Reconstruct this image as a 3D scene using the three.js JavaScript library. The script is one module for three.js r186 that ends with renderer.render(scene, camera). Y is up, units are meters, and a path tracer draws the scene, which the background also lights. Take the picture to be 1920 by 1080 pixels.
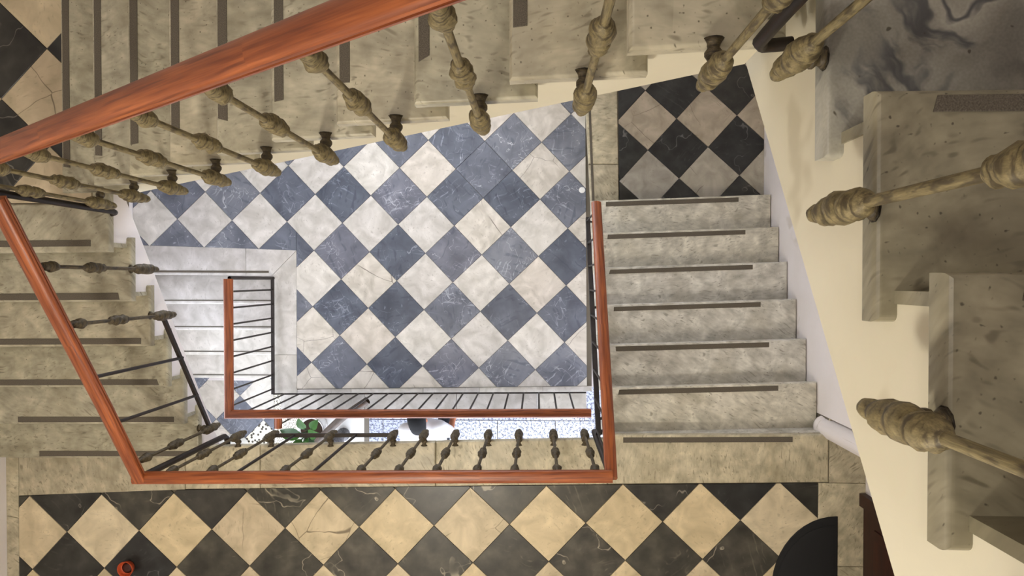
import * as THREE from 'three';
import { mergeGeometries, mergeVertices, toCreasedNormals } from 'three/addons/utils/BufferGeometryUtils.js';
import { MarchingCubes } from 'three/addons/objects/MarchingCubes.js';

// ------------------------------------------------------------------ camera, light, exposure
const scene = new THREE.Scene();
const H = 7.72;                                            // eye height over the entrance hall floor
const camera = new THREE.PerspectiveCamera(48.4555, 16 / 9, 0.05, 60);
camera.position.set(0, H, 0);
camera.up.set(0, 0, -1);
camera.lookAt(-0.03926, H - 0.99914, 0.01326);
const renderer = new THREE.WebGLRenderer({ antialias: true });
renderer.toneMapping = THREE.LinearToneMapping;
renderer.toneMappingExposure = 1.0;
renderer.shadowMap.enabled = true;
scene.background = new THREE.Color(0.92, 0.97, 1.08);       // overcast daylight outside the windows and the door
scene.backgroundIntensity = 7.5;
const LAMP = { color: 0xfff9f0, a: 10.5, b: 5 };

// ------------------------------------------------------------------ random numbers and noise
function mulberry(a) { return () => { a |= 0; a = a + 0x6d2b79f5 | 0; let t = Math.imul(a ^ a >>> 15, 1 | a); t = t + Math.imul(t ^ t >>> 7, 61 | t) ^ t; return ((t ^ t >>> 14) >>> 0) / 4294967296; }; }
const rnd = mulberry(20240611);
const rr = (a, b) => a + (b - a) * rnd();
function hash2(x, y, s) { let h = Math.imul(x, 374761393) + Math.imul(y, 668265263) + Math.imul(s, 362437); h = Math.imul(h ^ h >>> 13, 1274126177); return ((h ^ h >>> 16) >>> 0) / 4294967296; }
const mod = (a, n) => ((a % n) + n) % n;
const GX = [1, 0.7071, 0, -0.7071, -1, -0.7071, 0, 0.7071], GY = [0, 0.7071, 1, 0.7071, 0, -0.7071, -1, -0.7071];
function noise(x, y, per, s) {                              // gradient noise, about -1..1, that repeats every per cells
  const xi = Math.floor(x), yi = Math.floor(y), fx = x - xi, fy = y - yi, u = fx * fx * fx * (fx * (fx * 6 - 15) + 10), v = fy * fy * fy * (fy * (fy * 6 - 15) + 10);
  const x0 = mod(xi, per), x1 = mod(xi + 1, per), y0 = mod(yi, per), y1 = mod(yi + 1, per);
  const g = (a, b, dx, dy) => { const k = hash2(a, b, s) * 8 | 0; return GX[k] * dx + GY[k] * dy; };
  const a = g(x0, y0, fx, fy), b = g(x1, y0, fx - 1, fy), c = g(x0, y1, fx, fy - 1), d = g(x1, y1, fx - 1, fy - 1);
  return 1.7 * (a + (b - a) * u + (c - a) * v + (a - b - c + d) * u * v);
}
function fbm(x, y, per, s, oct) { let t = 0, a = 0.5, f = 1; for (let i = 0; i < oct; i++) { t += a * noise(x * f, y * f, per * f, s + i * 17); f *= 2; a *= 0.5; } return t; }
function cells(x, y, per, s) {                              // distance between the two nearest of scattered points: small along cell borders
  const xi = Math.floor(x), yi = Math.floor(y); let d1 = 9, d2 = 9;
  for (let j = -1; j <= 1; j++) for (let i = -1; i <= 1; i++) {
    const cx = xi + i, cy = yi + j, mx = mod(cx, per), my = mod(cy, per);
    const d = Math.hypot(cx + hash2(mx, my, s) - x, cy + hash2(mx, my, s + 5) - y);
    if (d < d1) { d2 = d1; d1 = d; } else if (d < d2) d2 = d;
  }
  return [d2 - d1, d1];
}
const sm = (a, b, x) => { const t = Math.min(1, Math.max(0, (x - a) / (b - a))); return t * t * (3 - 2 * t); };
const mix = (a, b, t) => [a[0] + (b[0] - a[0]) * t, a[1] + (b[1] - a[1]) * t, a[2] + (b[2] - a[2]) * t];
function texture(N, fn) {                                   // fn(u, v) gives sRGB 0..255
  const data = new Uint8Array(N * N * 4);
  for (let j = 0; j < N; j++) for (let i = 0; i < N; i++) {
    const c = fn(i / N, j / N), k = (j * N + i) * 4;
    for (let q = 0; q < 3; q++) data[k + q] = Math.max(0, Math.min(255, c[q]));
    data[k + 3] = 255;
  }
  const t = new THREE.DataTexture(data, N, N);
  t.wrapS = t.wrapT = THREE.RepeatWrapping; t.magFilter = THREE.LinearFilter; t.minFilter = THREE.LinearMipmapLinearFilter; t.generateMipmaps = true;
  t.colorSpace = THREE.SRGBColorSpace; t.needsUpdate = true;
  return t;
}
// ------------------------------------------------------------------ what the surfaces are made of
const T = {
  light: texture(768, (u, v) => {                           // pale marble of the light tiles
    const w = fbm(u * 5, v * 5, 5, 1, 3), n = fbm(u * 12 + w, v * 12 + w, 12, 9, 5);
    let c = [216 + 34 * n, 212 + 34 * n, 203 + 36 * n];
    c = mix(c, [170, 165, 155], 0.45 * sm(0.45, 0.85, noise(u * 90 + 3 * w, v * 40, 90, 77)) * sm(-0.25, 0.3, w));
    c = mix(c, [140, 132, 118], 0.6 * sm(0.7, 0.9, noise(u * 180, v * 180, 180, 79)) * sm(-0.1, 0.3, n));
    return c;
  }),
  cracked: texture(768, (u, v) => {                         // the same with hairline cracks
    const w = fbm(u * 5, v * 5, 5, 3, 3), n = fbm(u * 12 + w, v * 12 + w, 12, 19, 5);
    let c = [210 + 36 * n, 204 + 36 * n, 192 + 38 * n];
    const q = cells(u * 4 + 0.12 * w, v * 4 + 0.1 * w, 4, 4)[0];
    c = mix(c, [112, 104, 94], 0.8 * sm(0.012, 0.003, q) * sm(-0.2, 0.05, fbm(u * 3, v * 3, 3, 50, 2)));
    c = mix(c, [165, 158, 146], 0.45 * sm(0.45, 0.85, noise(u * 90, v * 40 + 3 * w, 90, 78)) * sm(-0.25, 0.3, w));
    return c;
  }),
  tread: texture(1024, (u, v) => {                          // worn grey-beige marble of the steps
    const w = fbm(u * 4, v * 4, 4, 5, 3), n = fbm(u * 15 + w, v * 15 - w, 15, 21, 5), d = fbm(u * 24 + 2 * w, v * 60 + 3 * w, 12, 61, 3);
    let c = [202 + 44 * n + 24 * d, 199 + 44 * n + 24 * d, 186 + 43 * n + 24 * d];
    c = mix(c, [156, 150, 132], 0.4 * sm(0.0, 0.5, fbm(u * 5, v * 5, 5, 90, 5)));
    c = mix(c, [228, 225, 214], 0.35 * sm(0.15, 0.5, fbm(u * 5 + w, v * 3, 15, 95, 3)));
    const q = noise(u * 36 + 3 * w, v * 108 + 4 * w, 36, 7);
    c = mix(c, [122, 117, 104], 0.55 * sm(0.3, 0.85, q) * sm(-0.15, 0.25, fbm(u * 7, v * 7, 7, 71, 2)));
    c = mix(c, [84, 78, 66], 0.7 * sm(0.75, 0.95, noise(u * 150, v * 150, 150, 8)));
    return c;
  }),
  veined: texture(1024, (u, v) => {                         // grey marble with dark cloudy veins, close to the eye
    const w = fbm(u * 3, v * 3, 3, 41, 5), n = fbm(u * 5 + w, v * 5 - w, 5, 42, 6), r = Math.abs(fbm(u * 4 + 0.8 * w, v * 3 - 0.5 * w, 12, 43, 6)), f = noise(u * 200, v * 200, 200, 44);
    let c = [172 + 70 * n + 7 * f, 169 + 70 * n + 7 * f, 157 + 66 * n + 7 * f];
    c = mix(c, [72, 74, 78], 0.8 * sm(0.13, 0.0, r) * sm(-0.3, 0.15, n + 0.6 * w));
    c = mix(c, [132, 116, 76], 0.4 * sm(0.05, 0.4, fbm(u * 3, v * 3, 3, 46, 4)));
    c = mix(c, [66, 60, 46], 0.75 * sm(0.82, 0.95, noise(u * 60, v * 60, 60, 45)));
    return c;
  }),
  black: texture(768, (u, v) => {                           // black marble with thin white veins
    const w = fbm(u * 4, v * 4, 4, 6, 4), n = fbm(u * 10, v * 10, 10, 22, 4), r = Math.abs(fbm(u * 2 + 0.3 * w, v * 2 - 0.25 * w, 2, 44, 4)), k = noise(u * 10 + 6 * w, v * 70 + 4 * w, 10, 47);
    let c = [80 + 44 * n, 80 + 44 * n, 76 + 42 * n];
    c = mix(c, [150, 148, 138], 0.6 * sm(0.3, 0.9, k) * sm(-0.1, 0.3, w));
    c = mix(c, [214, 210, 200], 0.85 * sm(0.013, 0.001, r) * sm(-0.25, 0.05, fbm(u * 5, v * 5, 5, 80, 2)));
    c = mix(c, [175, 170, 160], 0.7 * sm(0.84, 0.95, noise(u * 200, v * 200, 200, 17)) * sm(0.0, 0.3, fbm(u * 6, v * 6, 6, 66, 2)));
    return c;
  }),
  blue: texture(768, (u, v) => {                            // worn blue-grey marble with white streaks and scratches
    const w = fbm(u * 4, v * 4, 4, 8, 4), n = fbm(u * 6 + w, v * 6, 6, 25, 5), k = noise(u * 9 + 5 * w, v * 80 + 5 * w, 9, 54), k2 = noise(u * 60 + 4 * w, v * 7 + 4 * w, 7, 55);
    let c = [118 + 34 * n, 122 + 34 * n, 132 + 34 * n];
    c = mix(c, [196, 200, 210], 0.65 * sm(0.3, 0.85, k) * sm(-0.15, 0.3, w));
    c = mix(c, [74, 80, 94], 0.4 * sm(0.3, 0.9, k2));
    const r = Math.abs(fbm(u * 3 + 1.1 * w, v * 3 - 0.9 * w, 3, 57, 5)), r2 = Math.abs(fbm(u * 7 + 0.3 * w, v * 3 + 0.5 * w, 21, 58, 3));
    c = mix(c, [226, 228, 234], 0.8 * sm(0.012, 0.001, r) * sm(-0.2, 0.1, n));
    c = mix(c, [212, 216, 224], 0.6 * sm(0.01, 0.001, r2) * sm(-0.1, 0.2, w));
    return c;
  }),
  wood: texture(512, (u, v) => {                            // grain runs along u
    const g = fbm(u * 3, v * 22 + 0.8 * fbm(u * 3, v * 3, 3, 2, 2), 66, 11, 4), f = noise(u * 8, v * 120, 120, 12), d = sm(0.1, 0.5, fbm(u * 4, v * 30, 120, 18, 3));
    return mix([172 + 56 * g + 12 * f, 92 + 40 * g + 10 * f, 56 + 28 * g + 8 * f], [104, 46, 26], 0.55 * d);
  }),
  paint: texture(512, (u, v) => {                           // old olive paint, grimy and worn
    const n = fbm(u * 12, v * 12, 12, 13, 5), d = sm(-0.1, 0.45, fbm(u * 5, v * 22, 5, 23, 4)), f = noise(u * 60, v * 60, 60, 24);
    return mix([150 + 44 * n + 12 * f, 138 + 42 * n + 12 * f, 102 + 34 * n + 9 * f], [78, 68, 48], 0.8 * d);
  }),
  iron: texture(256, (u, v) => { const n = fbm(u * 10, v * 10, 10, 14, 4); return mix([92 + 34 * n, 80 + 30 * n, 70 + 26 * n], [122, 84, 62], sm(0.15, 0.4, fbm(u * 6, v * 6, 6, 15, 3)) * 0.6); }),
  plaster: texture(1024, (u, v) => {
    const n = fbm(u * 4, v * 4, 4, 16, 5), q = noise(u * 90, v * 5, 90, 27) * noise(u * 4, v * 4, 4, 28);
    let c = [236 + 8 * n, 232 + 9 * n, 220 + 12 * n];
    c = mix(c, [196, 188, 168], 0.5 * sm(0.3, 0.5, fbm(u * 5, v * 5, 5, 29, 4)));
    c = mix(c, [170, 160, 140], 0.5 * sm(0.55, 0.75, q));
    return c;
  }),
  granite: texture(512, (u, v) => {
    const a = cells(u * 60, v * 60, 60, 7), t = noise(u * 60, v * 60, 60, 97), n = noise(u * 34, v * 34, 34, 99);
    const k = sm(-0.1, 0.35, n + 0.6 * t);
    return mix([186, 190, 202], [74, 78, 92], k * sm(0.05, 0.3, a[0]));
  }),
  terrazzo: texture(512, (u, v) => { const a = cells(u * 30, v * 30, 30, 77), k = sm(0.3, 0.22, a[1]); return mix([238, 234, 214], [70, 66, 58], k); }),
  grit: texture(256, (u, v) => { const n = noise(u * 120, v * 120, 120, 37); return [104 + 24 * n, 99 + 24 * n, 90 + 23 * n]; }),
};
const std = (o) => new THREE.MeshStandardMaterial({ side: THREE.DoubleSide, ...o });
const tint = (map, hexes, roughness) => hexes.map((h) => std({ map, color: h, roughness }));
const Mat = {
  warmLight: [...tint(T.light, [0xf6e6c2, 0xf0e0bc, 0xf2e4c6, 0xf8ecd0], 0.42), ...tint(T.cracked, [0xf0e4c8, 0xe8dcc4], 0.45)],
  coolLight: [...tint(T.light, [0xffffff, 0xfafafa, 0xf4f4f6, 0xf8f4f0], 0.4), ...tint(T.cracked, [0xffffff, 0xfafafa], 0.42)],
  black: tint(T.black, [0xe0d8c8, 0x909294, 0x86888c, 0xa09e98, 0xccc6b6, 0xb0aca4], 0.36),
  blue: tint(T.blue, [0xffffff, 0xeaecf0, 0xd8dce2, 0xc4cad2, 0xf4f2f6], 0.4),
  tread: tint(T.tread, [0xdedacc, 0xd6d2c4, 0xd0ccbc, 0xdad4c4], 0.42),
  greyTread: tint(T.tread, [0xa8a290, 0xa09a86, 0xb0aa98], 0.4),
  landingGrey: std({ map: T.veined, color: 0xdcdcda, roughness: 0.36 }),
  coolTread: tint(T.light, [0xf2f2f4, 0xe8e8ec, 0xf6f6f6], 0.4),
  paleTread: tint(T.tread, [0xffffff, 0xfafafe, 0xfdfbf8], 0.42),
  greyLight: tint(T.cracked, [0xc8c6c0, 0xc0bfbc, 0xd0c8bc], 0.42),
  border: tint(T.tread, [0xece4d0, 0xe4dcc8, 0xe0d8c6], 0.42),
  mortar: std({ color: 0x6e675a, roughness: 0.95 }),
  plaster: std({ map: T.plaster, color: 0xe2dece, roughness: 0.85, bumpMap: T.plaster, bumpScale: 0.002 }),
  wallWhite: std({ map: T.plaster, color: 0xf6f4ff, roughness: 0.85 }),
  wood: std({ map: T.wood, color: 0xd4d4b2, roughness: 0.4 }),
  woodDark: std({ map: T.wood, color: 0x4c4034, roughness: 0.5 }),
  paint: std({ map: T.paint, color: 0xd2cec2, roughness: 0.6, bumpMap: T.paint, bumpScale: 0.0015 }),
  paintDark: std({ map: T.paint, color: 0x8a8276, roughness: 0.6, bumpMap: T.paint, bumpScale: 0.0015 }),
  iron: std({ map: T.iron, color: 0x6e6660, roughness: 0.55, metalness: 0.2 }),
  ironDark: std({ map: T.iron, color: 0x77777c, roughness: 0.5, metalness: 0.2 }),
  strip: std({ map: T.grit, color: 0xe8e2da, roughness: 0.95 }), paleStrip: std({ map: T.grit, color: 0xffffff, roughness: 0.9 }),
  granite: [std({ map: T.granite, roughness: 0.5 }), std({ map: T.granite, color: 0xe4e6ee, roughness: 0.5 })],
  terrazzo: std({ map: T.terrazzo, roughness: 0.45 }),
  rubber: std({ color: 0x0a0b0d, roughness: 0.8, bumpMap: T.grit, bumpScale: 0.002 }),
  clay: std({ color: 0xb8481f, roughness: 0.55 }),
  darkWax: std({ color: 0x3a1208, roughness: 0.6 }),
  white: std({ color: 0xf2f2f0, roughness: 0.6 }),
  leaf: std({ color: 0x2f5e18, roughness: 0.45 }), leafDark: std({ color: 0x1f4016, roughness: 0.5 }),
  soil: std({ color: 0x3a2c20, roughness: 1 }),
  pipeGrey: std({ map: T.iron, color: 0xd8d4d0, roughness: 0.6 }),
  stone: std({ map: T.granite, color: 0x9a9690, roughness: 0.8 }),
};
const pick = (list) => list[Math.floor(rnd() * list.length) % list.length];

// ------------------------------------------------------------------ building helpers
const counts = {};
function numbered(n) { const c = counts[n] = (counts[n] ?? -1) + 1; return c ? n + '_' + String(c).padStart(3, '0') : n; }
function group(name, info, parent = scene) { const g = new THREE.Group(); g.name = numbered(name); Object.assign(g.userData, info); parent.add(g); return g; }
function mesh(name, geo, mat, parent, info) {
  const m = new THREE.Mesh(geo, mat); m.name = numbered(name); m.castShadow = m.receiveShadow = true;
  if (info) Object.assign(m.userData, info);
  (parent ?? scene).add(m); return m;
}
function inset(P, d) {                                      // P convex, counter-clockwise in (x, z) with z to the right of x seen from below: normals by sign of area
  const n = P.length; let A = 0;
  for (let i = 0; i < n; i++) { const a = P[i], b = P[(i + 1) % n]; A += a[0] * b[1] - a[1] * b[0]; }
  const s = Math.sign(A);
  const N = P.map((a, i) => { const b = P[(i + 1) % n], L = Math.hypot(b[0] - a[0], b[1] - a[1]) || 1; return [s * (b[1] - a[1]) / L, -s * (b[0] - a[0]) / L]; });
  return P.map((p, i) => { const a = N[(i + n - 1) % n], b = N[i], k = d / Math.max(0.3, 1 + a[0] * b[0] + a[1] * b[1]); return [p[0] - k * (a[0] + b[0]), p[1] - k * (a[1] + b[1])]; });
}
// a convex slab with top edge rounded by r in seg steps; uv in metres / span, turned and shifted
function slab(P, yTop, th, r = 0.002, seg = 1, uv = {}) {
  const { span = 1.3, turn = 0, du = 0, dv = 0 } = uv, cs = Math.cos(turn), sn = Math.sin(turn);
  const U = (x, y, z) => [((x + y * 0.7) * cs - (z + y) * sn) / span + du, ((x + y * 0.7) * sn + (z + y) * cs) / span + dv];
  let A = 0; for (let i = 0; i < P.length; i++) { const a = P[i], b = P[(i + 1) % P.length]; A += a[0] * b[1] - a[1] * b[0]; }
  if (A > 0) P = P.slice().reverse();
  const rings = [];
  for (let i = 0; i <= seg; i++) { const a = i / seg * Math.PI / 2; rings.push([inset(P, r * (1 - Math.sin(a))), yTop - r * (1 - Math.cos(a))]); }
  rings.push([P, yTop - th]);
  const pos = [], uvs = [], tri = (a, b, c) => { for (const q of [a, b, c]) { pos.push(...q); uvs.push(...U(...q)); } };
  const at = (ri, i) => { const [Q, y] = rings[ri], p = Q[i % Q.length]; return [p[0], y, p[1]]; };
  for (let i = 1; i + 1 < P.length; i++) { tri(at(0, 0), at(0, i), at(0, i + 1)); const k = rings.length - 1; tri(at(k, 0), at(k, i + 1), at(k, i)); }
  for (let k = 0; k + 1 < rings.length; k++) for (let i = 0; i < P.length; i++) { tri(at(k, i), at(k + 1, i), at(k + 1, i + 1)); tri(at(k, i), at(k + 1, i + 1), at(k, i + 1)); }
  const g = new THREE.BufferGeometry();
  g.setAttribute('position', new THREE.Float32BufferAttribute(pos, 3)); g.setAttribute('uv', new THREE.Float32BufferAttribute(uvs, 2));
  if (seg > 1) return toCreasedNormals(g, 0.7);
  g.computeVertexNormals(); return g;
}
const uvr = (span = 1.3) => ({ span, turn: rr(0, 6.28), du: rnd(), dv: rnd() });
function clip(P, a, b) {                                    // keep the side of line a->b on which cross >= 0
  const f = (p) => (b[0] - a[0]) * (p[1] - a[1]) - (b[1] - a[1]) * (p[0] - a[0]), out = [];
  for (let i = 0; i < P.length; i++) {
    const p = P[i], q = P[(i + 1) % P.length], fp = f(p), fq = f(q);
    if (fp >= 0) out.push(p);
    if ((fp >= 0) !== (fq >= 0)) { const t = fp / (fp - fq); out.push([p[0] + t * (q[0] - p[0]), p[1] + t * (q[1] - p[1])]); }
  }
  return out;
}
function clipPoly(P, C) {
  let A = 0; for (let i = 0; i < C.length; i++) { const a = C[i], b = C[(i + 1) % C.length]; A += a[0] * b[1] - a[1] * b[0]; }
  const Q = A > 0 ? C : C.slice().reverse();
  for (let i = 0; i < Q.length && P.length; i++) P = clip(P, Q[i], Q[(i + 1) % Q.length]);
  return P;
}
const area = (P) => { let A = 0; for (let i = 0; i < P.length; i++) { const a = P[i], b = P[(i + 1) % P.length]; A += a[0] * b[1] - a[1] * b[0]; } return Math.abs(A) / 2; };
// diagonal chequerboard: every tile a mesh of its own, cut to the convex field
function tiles(parent, field, L, y, matOf, fieldOf) {
  const c = Math.cos(L.ang), s = Math.sin(L.ang), pt = (i, j) => [L.x + L.d * (c * i - s * j), L.z + L.d * (s * i + c * j)];
  for (let a = -24; a <= 24; a++) for (let b = -24; b <= 24; b++) {
    if (mod(a + b, 2) === 0) continue;                      // cell centres at (a/2, b/2), one of the two odd
    const i = a / 2, j = b / 2, kind = mod(a, 2) === 1;     // kind: centre at (n + 1/2, m)
    const D = [pt(i - 0.5, j), pt(i, j - 0.5), pt(i + 0.5, j), pt(i, j + 0.5)];
    let P = clipPoly(D, fieldOf ? fieldOf(D) : field);
    if (P.length < 3 || area(P) < 0.0015) continue;
    P = P.filter((p, k) => { const q = P[(k + 1) % P.length]; return Math.hypot(p[0] - q[0], p[1] - q[1]) > 0.004; });
    if (P.length < 3) continue;
    P = inset(P, 0.0014);
    mesh('tile', slab(P, y + rr(-0.0006, 0.0006), 0.018, 0.0012, 1, uvr()), matOf(kind, i, j), parent);
  }
}
function box(x0, x1, y0, y1, z0, z1, span = 1.6) {
  const g = new THREE.BoxGeometry(x1 - x0, y1 - y0, z1 - z0); g.translate((x0 + x1) / 2, (y0 + y1) / 2, (z0 + z1) / 2);
  const p = g.attributes.position, n = g.attributes.normal, uv = g.attributes.uv;
  for (let i = 0; i < p.count; i++) { const ax = Math.abs(n.getX(i)), ay = Math.abs(n.getY(i)); uv.setXY(i, (ax > 0.5 ? p.getZ(i) : p.getX(i)) / span, (ay > 0.5 ? p.getZ(i) : p.getY(i)) / span); }
  return g;
}
const merge = (list) => mergeGeometries(list.map((g) => { const q = g.index ? g.toNonIndexed() : g; for (const k of Object.keys(q.attributes)) if (!['position', 'normal', 'uv'].includes(k)) q.deleteAttribute(k); return q; }));
// extrude a side profile: map(u, y, w) -> [x, y, z]; profile a list of [u, y]; across from w0 to w1
function bodyOf(profile, w0, w1, map, span = 1.6) {
  const shape = profile.map((p) => new THREE.Vector2(p[0], p[1])), faces = THREE.ShapeUtils.triangulateShape(shape, []), pos = [], uv = [];
  const put = (u, y, w, a, b) => { pos.push(...map(u, y, w)); uv.push(a / span, b / span); };
  for (const w of [w0, w1]) for (const f of faces) for (const i of f) put(profile[i][0], profile[i][1], w, profile[i][0], profile[i][1]);
  let len = 0;
  for (let i = 0; i < profile.length; i++) {
    const a = profile[i], b = profile[(i + 1) % profile.length], l = Math.hypot(b[0] - a[0], b[1] - a[1]);
    for (const [p, w, t] of [[a, w0, len], [b, w0, len + l], [b, w1, len + l], [a, w0, len], [b, w1, len + l], [a, w1, len]]) put(p[0], p[1], w, t, w);
    len += l;
  }
  const g = new THREE.BufferGeometry();
  g.setAttribute('position', new THREE.Float32BufferAttribute(pos, 3)); g.setAttribute('uv', new THREE.Float32BufferAttribute(uv, 2)); g.computeVertexNormals();
  return g;
}
const V3 = (x, y, z) => new THREE.Vector3(x, y, z);
// sweep a closed profile [[side, up], ...] along points; side is horizontal
function sweep(points, profile, closedEnds = true) {
  const P = points.map((p) => V3(...p)), rings = [], lens = [0];
  for (let i = 1; i < P.length; i++) lens.push(lens[i - 1] + P[i].distanceTo(P[i - 1]));
  for (let i = 0; i < P.length; i++) {
    const d0 = i > 0 ? P[i].clone().sub(P[i - 1]).normalize() : null, d1 = i + 1 < P.length ? P[i + 1].clone().sub(P[i]).normalize() : null;
    const t = (d0 && d1 ? d0.clone().add(d1) : (d0 ?? d1)).normalize();
    const h = (d) => V3(d.x, 0, d.z).normalize();
    const side = V3(-t.z, 0, t.x).normalize();
    let k = 1; if (d0 && d1) { const c = h(d0).dot(h(d1)); k = 1 / Math.sqrt(Math.max(0.3, (1 + c) / 2)); }
    const up = V3().crossVectors(side, t).normalize(); if (up.y < 0) up.negate();
    rings.push(profile.map(([a, b]) => P[i].clone().addScaledVector(side, a * k).addScaledVector(up, b)));
  }
  const pos = [], uv = [], n = profile.length; let per = [0];
  for (let i = 0; i < n; i++) { const a = profile[i], b = profile[(i + 1) % n]; per.push(per[i] + Math.hypot(a[0] - b[0], a[1] - b[1])); }
  const put = (v, a, b) => { pos.push(v.x, v.y, v.z); uv.push(a, b); };
  for (let i = 0; i + 1 < rings.length; i++) for (let j = 0; j < n; j++) {
    const a = rings[i][j], b = rings[i + 1][j], c = rings[i + 1][(j + 1) % n], d = rings[i][(j + 1) % n], u0 = lens[i] * 1.1, u1 = lens[i + 1] * 1.1, v0 = per[j] * 3, v1 = per[j + 1] * 3;
    put(a, u0, v0); put(b, u1, v0); put(c, u1, v1); put(a, u0, v0); put(c, u1, v1); put(d, u0, v1);
  }
  if (closedEnds) for (const R of [rings[0], rings[rings.length - 1]]) for (let j = 1; j + 1 < n; j++) { put(R[0], 0, 0); put(R[j], 0.03, 0); put(R[j + 1], 0, 0.03); }
  const g = new THREE.BufferGeometry();
  g.setAttribute('position', new THREE.Float32BufferAttribute(pos, 3)); g.setAttribute('uv', new THREE.Float32BufferAttribute(uv, 2));
  return toCreasedNormals(g, 0.6);
}
const railProfile = (() => {                                // a broad rounded wooden rail with a groove along each side
  const pts = [], w = 0.032;
  for (let i = 0; i <= 10; i++) { const a = Math.PI * i / 10; pts.push([w * Math.cos(a) * 1.0, 0.006 + 0.017 * Math.sin(a)]); }
  pts.push([-w, -0.004], [-w + 0.006, -0.007], [-w + 0.006, -0.011], [-w + 0.001, -0.013], [-w + 0.004, -0.024], [w - 0.004, -0.024], [w - 0.001, -0.013], [w - 0.006, -0.011], [w - 0.006, -0.007], [w, -0.004]);
  return pts;
})();
const rectProfile = (a, b) => [[a, b], [-a, b], [-a, -b], [a, -b]];
const tube = (pts, r, seg = 12, rad = 10) => new THREE.TubeGeometry(new THREE.CatmullRomCurve3(pts.map((p) => V3(...p)), false, 'catmullrom', 0.2), seg, r, rad, false);
const rope = (g, k = 3, amp = 0.1, pitch = 95) => {        // twists and roughens a turned ornament
  const p = g.attributes.position;
  for (let i = 0; i < p.count; i++) {
    const x = p.getX(i), y = p.getY(i), z = p.getZ(i), r = Math.hypot(x, z), a = Math.atan2(z, x); if (r < 0.012) continue;
    const f = 1 + amp * Math.sin(k * a + y * pitch) * Math.min(1, (r - 0.012) / 0.01) + 0.03 * Math.sin(5 * a - y * 210);
    p.setXYZ(i, x * f, y, z * f);
  }
  g.computeVertexNormals(); return g;
};
const lathe = (pr, n = 14) => new THREE.LatheGeometry(pr.map((p) => new THREE.Vector2(p[0], p[1])), n);

// ------------------------------------------------------------------ levels (metres over the hall floor)
const yA = 3.579, yB = 2.381, yC = 4.581, yD = 6.451, yM = 2.210, yG = 1.360, yE = 7.58;
const WX = -3.56, NZ = -1.9, EX = 1.86, SZ = 2.75, TOP = 10.3;

// ------------------------------------------------------------------ walls, ceiling, openings
const STRUCT = { kind: 'structure' };
mesh('wall_left', merge([box(WX - 0.35, WX, -0.3, 2.35, NZ - 0.35, SZ + 0.35), box(WX - 0.35, WX, 3.55, TOP, NZ - 0.35, SZ + 0.35), box(WX - 0.35, WX, 2.35, 3.55, NZ - 0.35, 0.25), box(WX - 0.35, WX, 2.35, 3.55, 1.9, SZ + 0.35)]), Mat.wallWhite, null, STRUCT);
mesh('wall_back', merge([box(WX, 2.4, -0.3, 2.95, NZ - 0.35, NZ), box(WX, 2.4, 4.55, TOP, NZ - 0.35, NZ), box(WX, -2.0, 2.95, 4.55, NZ - 0.35, NZ), box(-0.2, 2.4, 2.95, 4.55, NZ - 0.35, NZ)]), Mat.wallWhite, null, STRUCT);
mesh('wall_right', box(EX, 2.4, -0.3, TOP, NZ, 0.885), Mat.wallWhite, null, STRUCT);
mesh('wall_right', box(2.09, 2.4, -0.3, TOP, 0.885, SZ + 0.35), Mat.wallWhite, null, STRUCT);
mesh('wall_front', merge([box(WX, -3.3, -0.3, TOP, SZ, SZ + 0.35), box(1.8, 2.09, -0.3, TOP, SZ, SZ + 0.35), box(-3.3, 1.8, 3.2, TOP, SZ, SZ + 0.35)]), Mat.wallWhite, null, STRUCT);
mesh('ceiling', box(WX - 0.35, 2.4, TOP, TOP + 0.3, NZ - 0.35, SZ + 0.35), Mat.wallWhite, null, STRUCT);
function windowFrame(name, parts) { mesh(name, merge(parts), Mat.white, null, STRUCT); }
windowFrame('window_1', [box(-2.0, -0.2, 2.95, 3.01, NZ - 0.2, NZ - 0.12), box(-2.0, -0.2, 4.49, 4.55, NZ - 0.2, NZ - 0.12), ...[-2.0, -1.42, -0.84, -0.26].map((x) => box(x, x + 0.06, 3.01, 4.49, NZ - 0.2, NZ - 0.12))]);
windowFrame('window_2', [box(WX - 0.2, WX - 0.12, 2.35, 2.41, 0.25, 1.9), box(WX - 0.2, WX - 0.12, 3.49, 3.55, 0.25, 1.9), ...[0.25, 1.05, 1.84].map((z) => box(WX - 0.2, WX - 0.12, 2.41, 3.49, z, z + 0.06))]);

// ------------------------------------------------------------------ floors and landings
function floorGroup(label) { return group('floor', { kind: 'structure', label }); }
const bw = (light, dark) => (isLight) => pick(isLight ? light : dark);
// entrance hall, granite slabs
{
  const f = floorGroup('speckled granite floor of the bright entrance hall far below');
  mesh('subfloor', box(WX - 0.3, 2.4, -0.25, -0.012, NZ - 0.3, 6.2), Mat.mortar, f);
  for (let i = -6; i < 4; i++) for (let j = -3; j < 9; j++) {
    const x = 0.22 + i * 0.7 + (mod(j, 2) ? 0.35 : 0), z = 1.705 + j * 0.45 - 0.9, x0 = Math.max(x, WX), x1 = Math.min(x + 0.7, 2.09);
    if (x1 - x0 < 0.05 || z < NZ) continue;
    mesh('slab', slab([[x0 + 0.004, z + 0.004], [x1 - 0.004, z + 0.004], [x1 - 0.004, z + 0.446], [x0 + 0.004, z + 0.446]], 0, 0.03, 0.002, 1, uvr(0.9)), pick(Mat.granite), f);
  }
}
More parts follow.
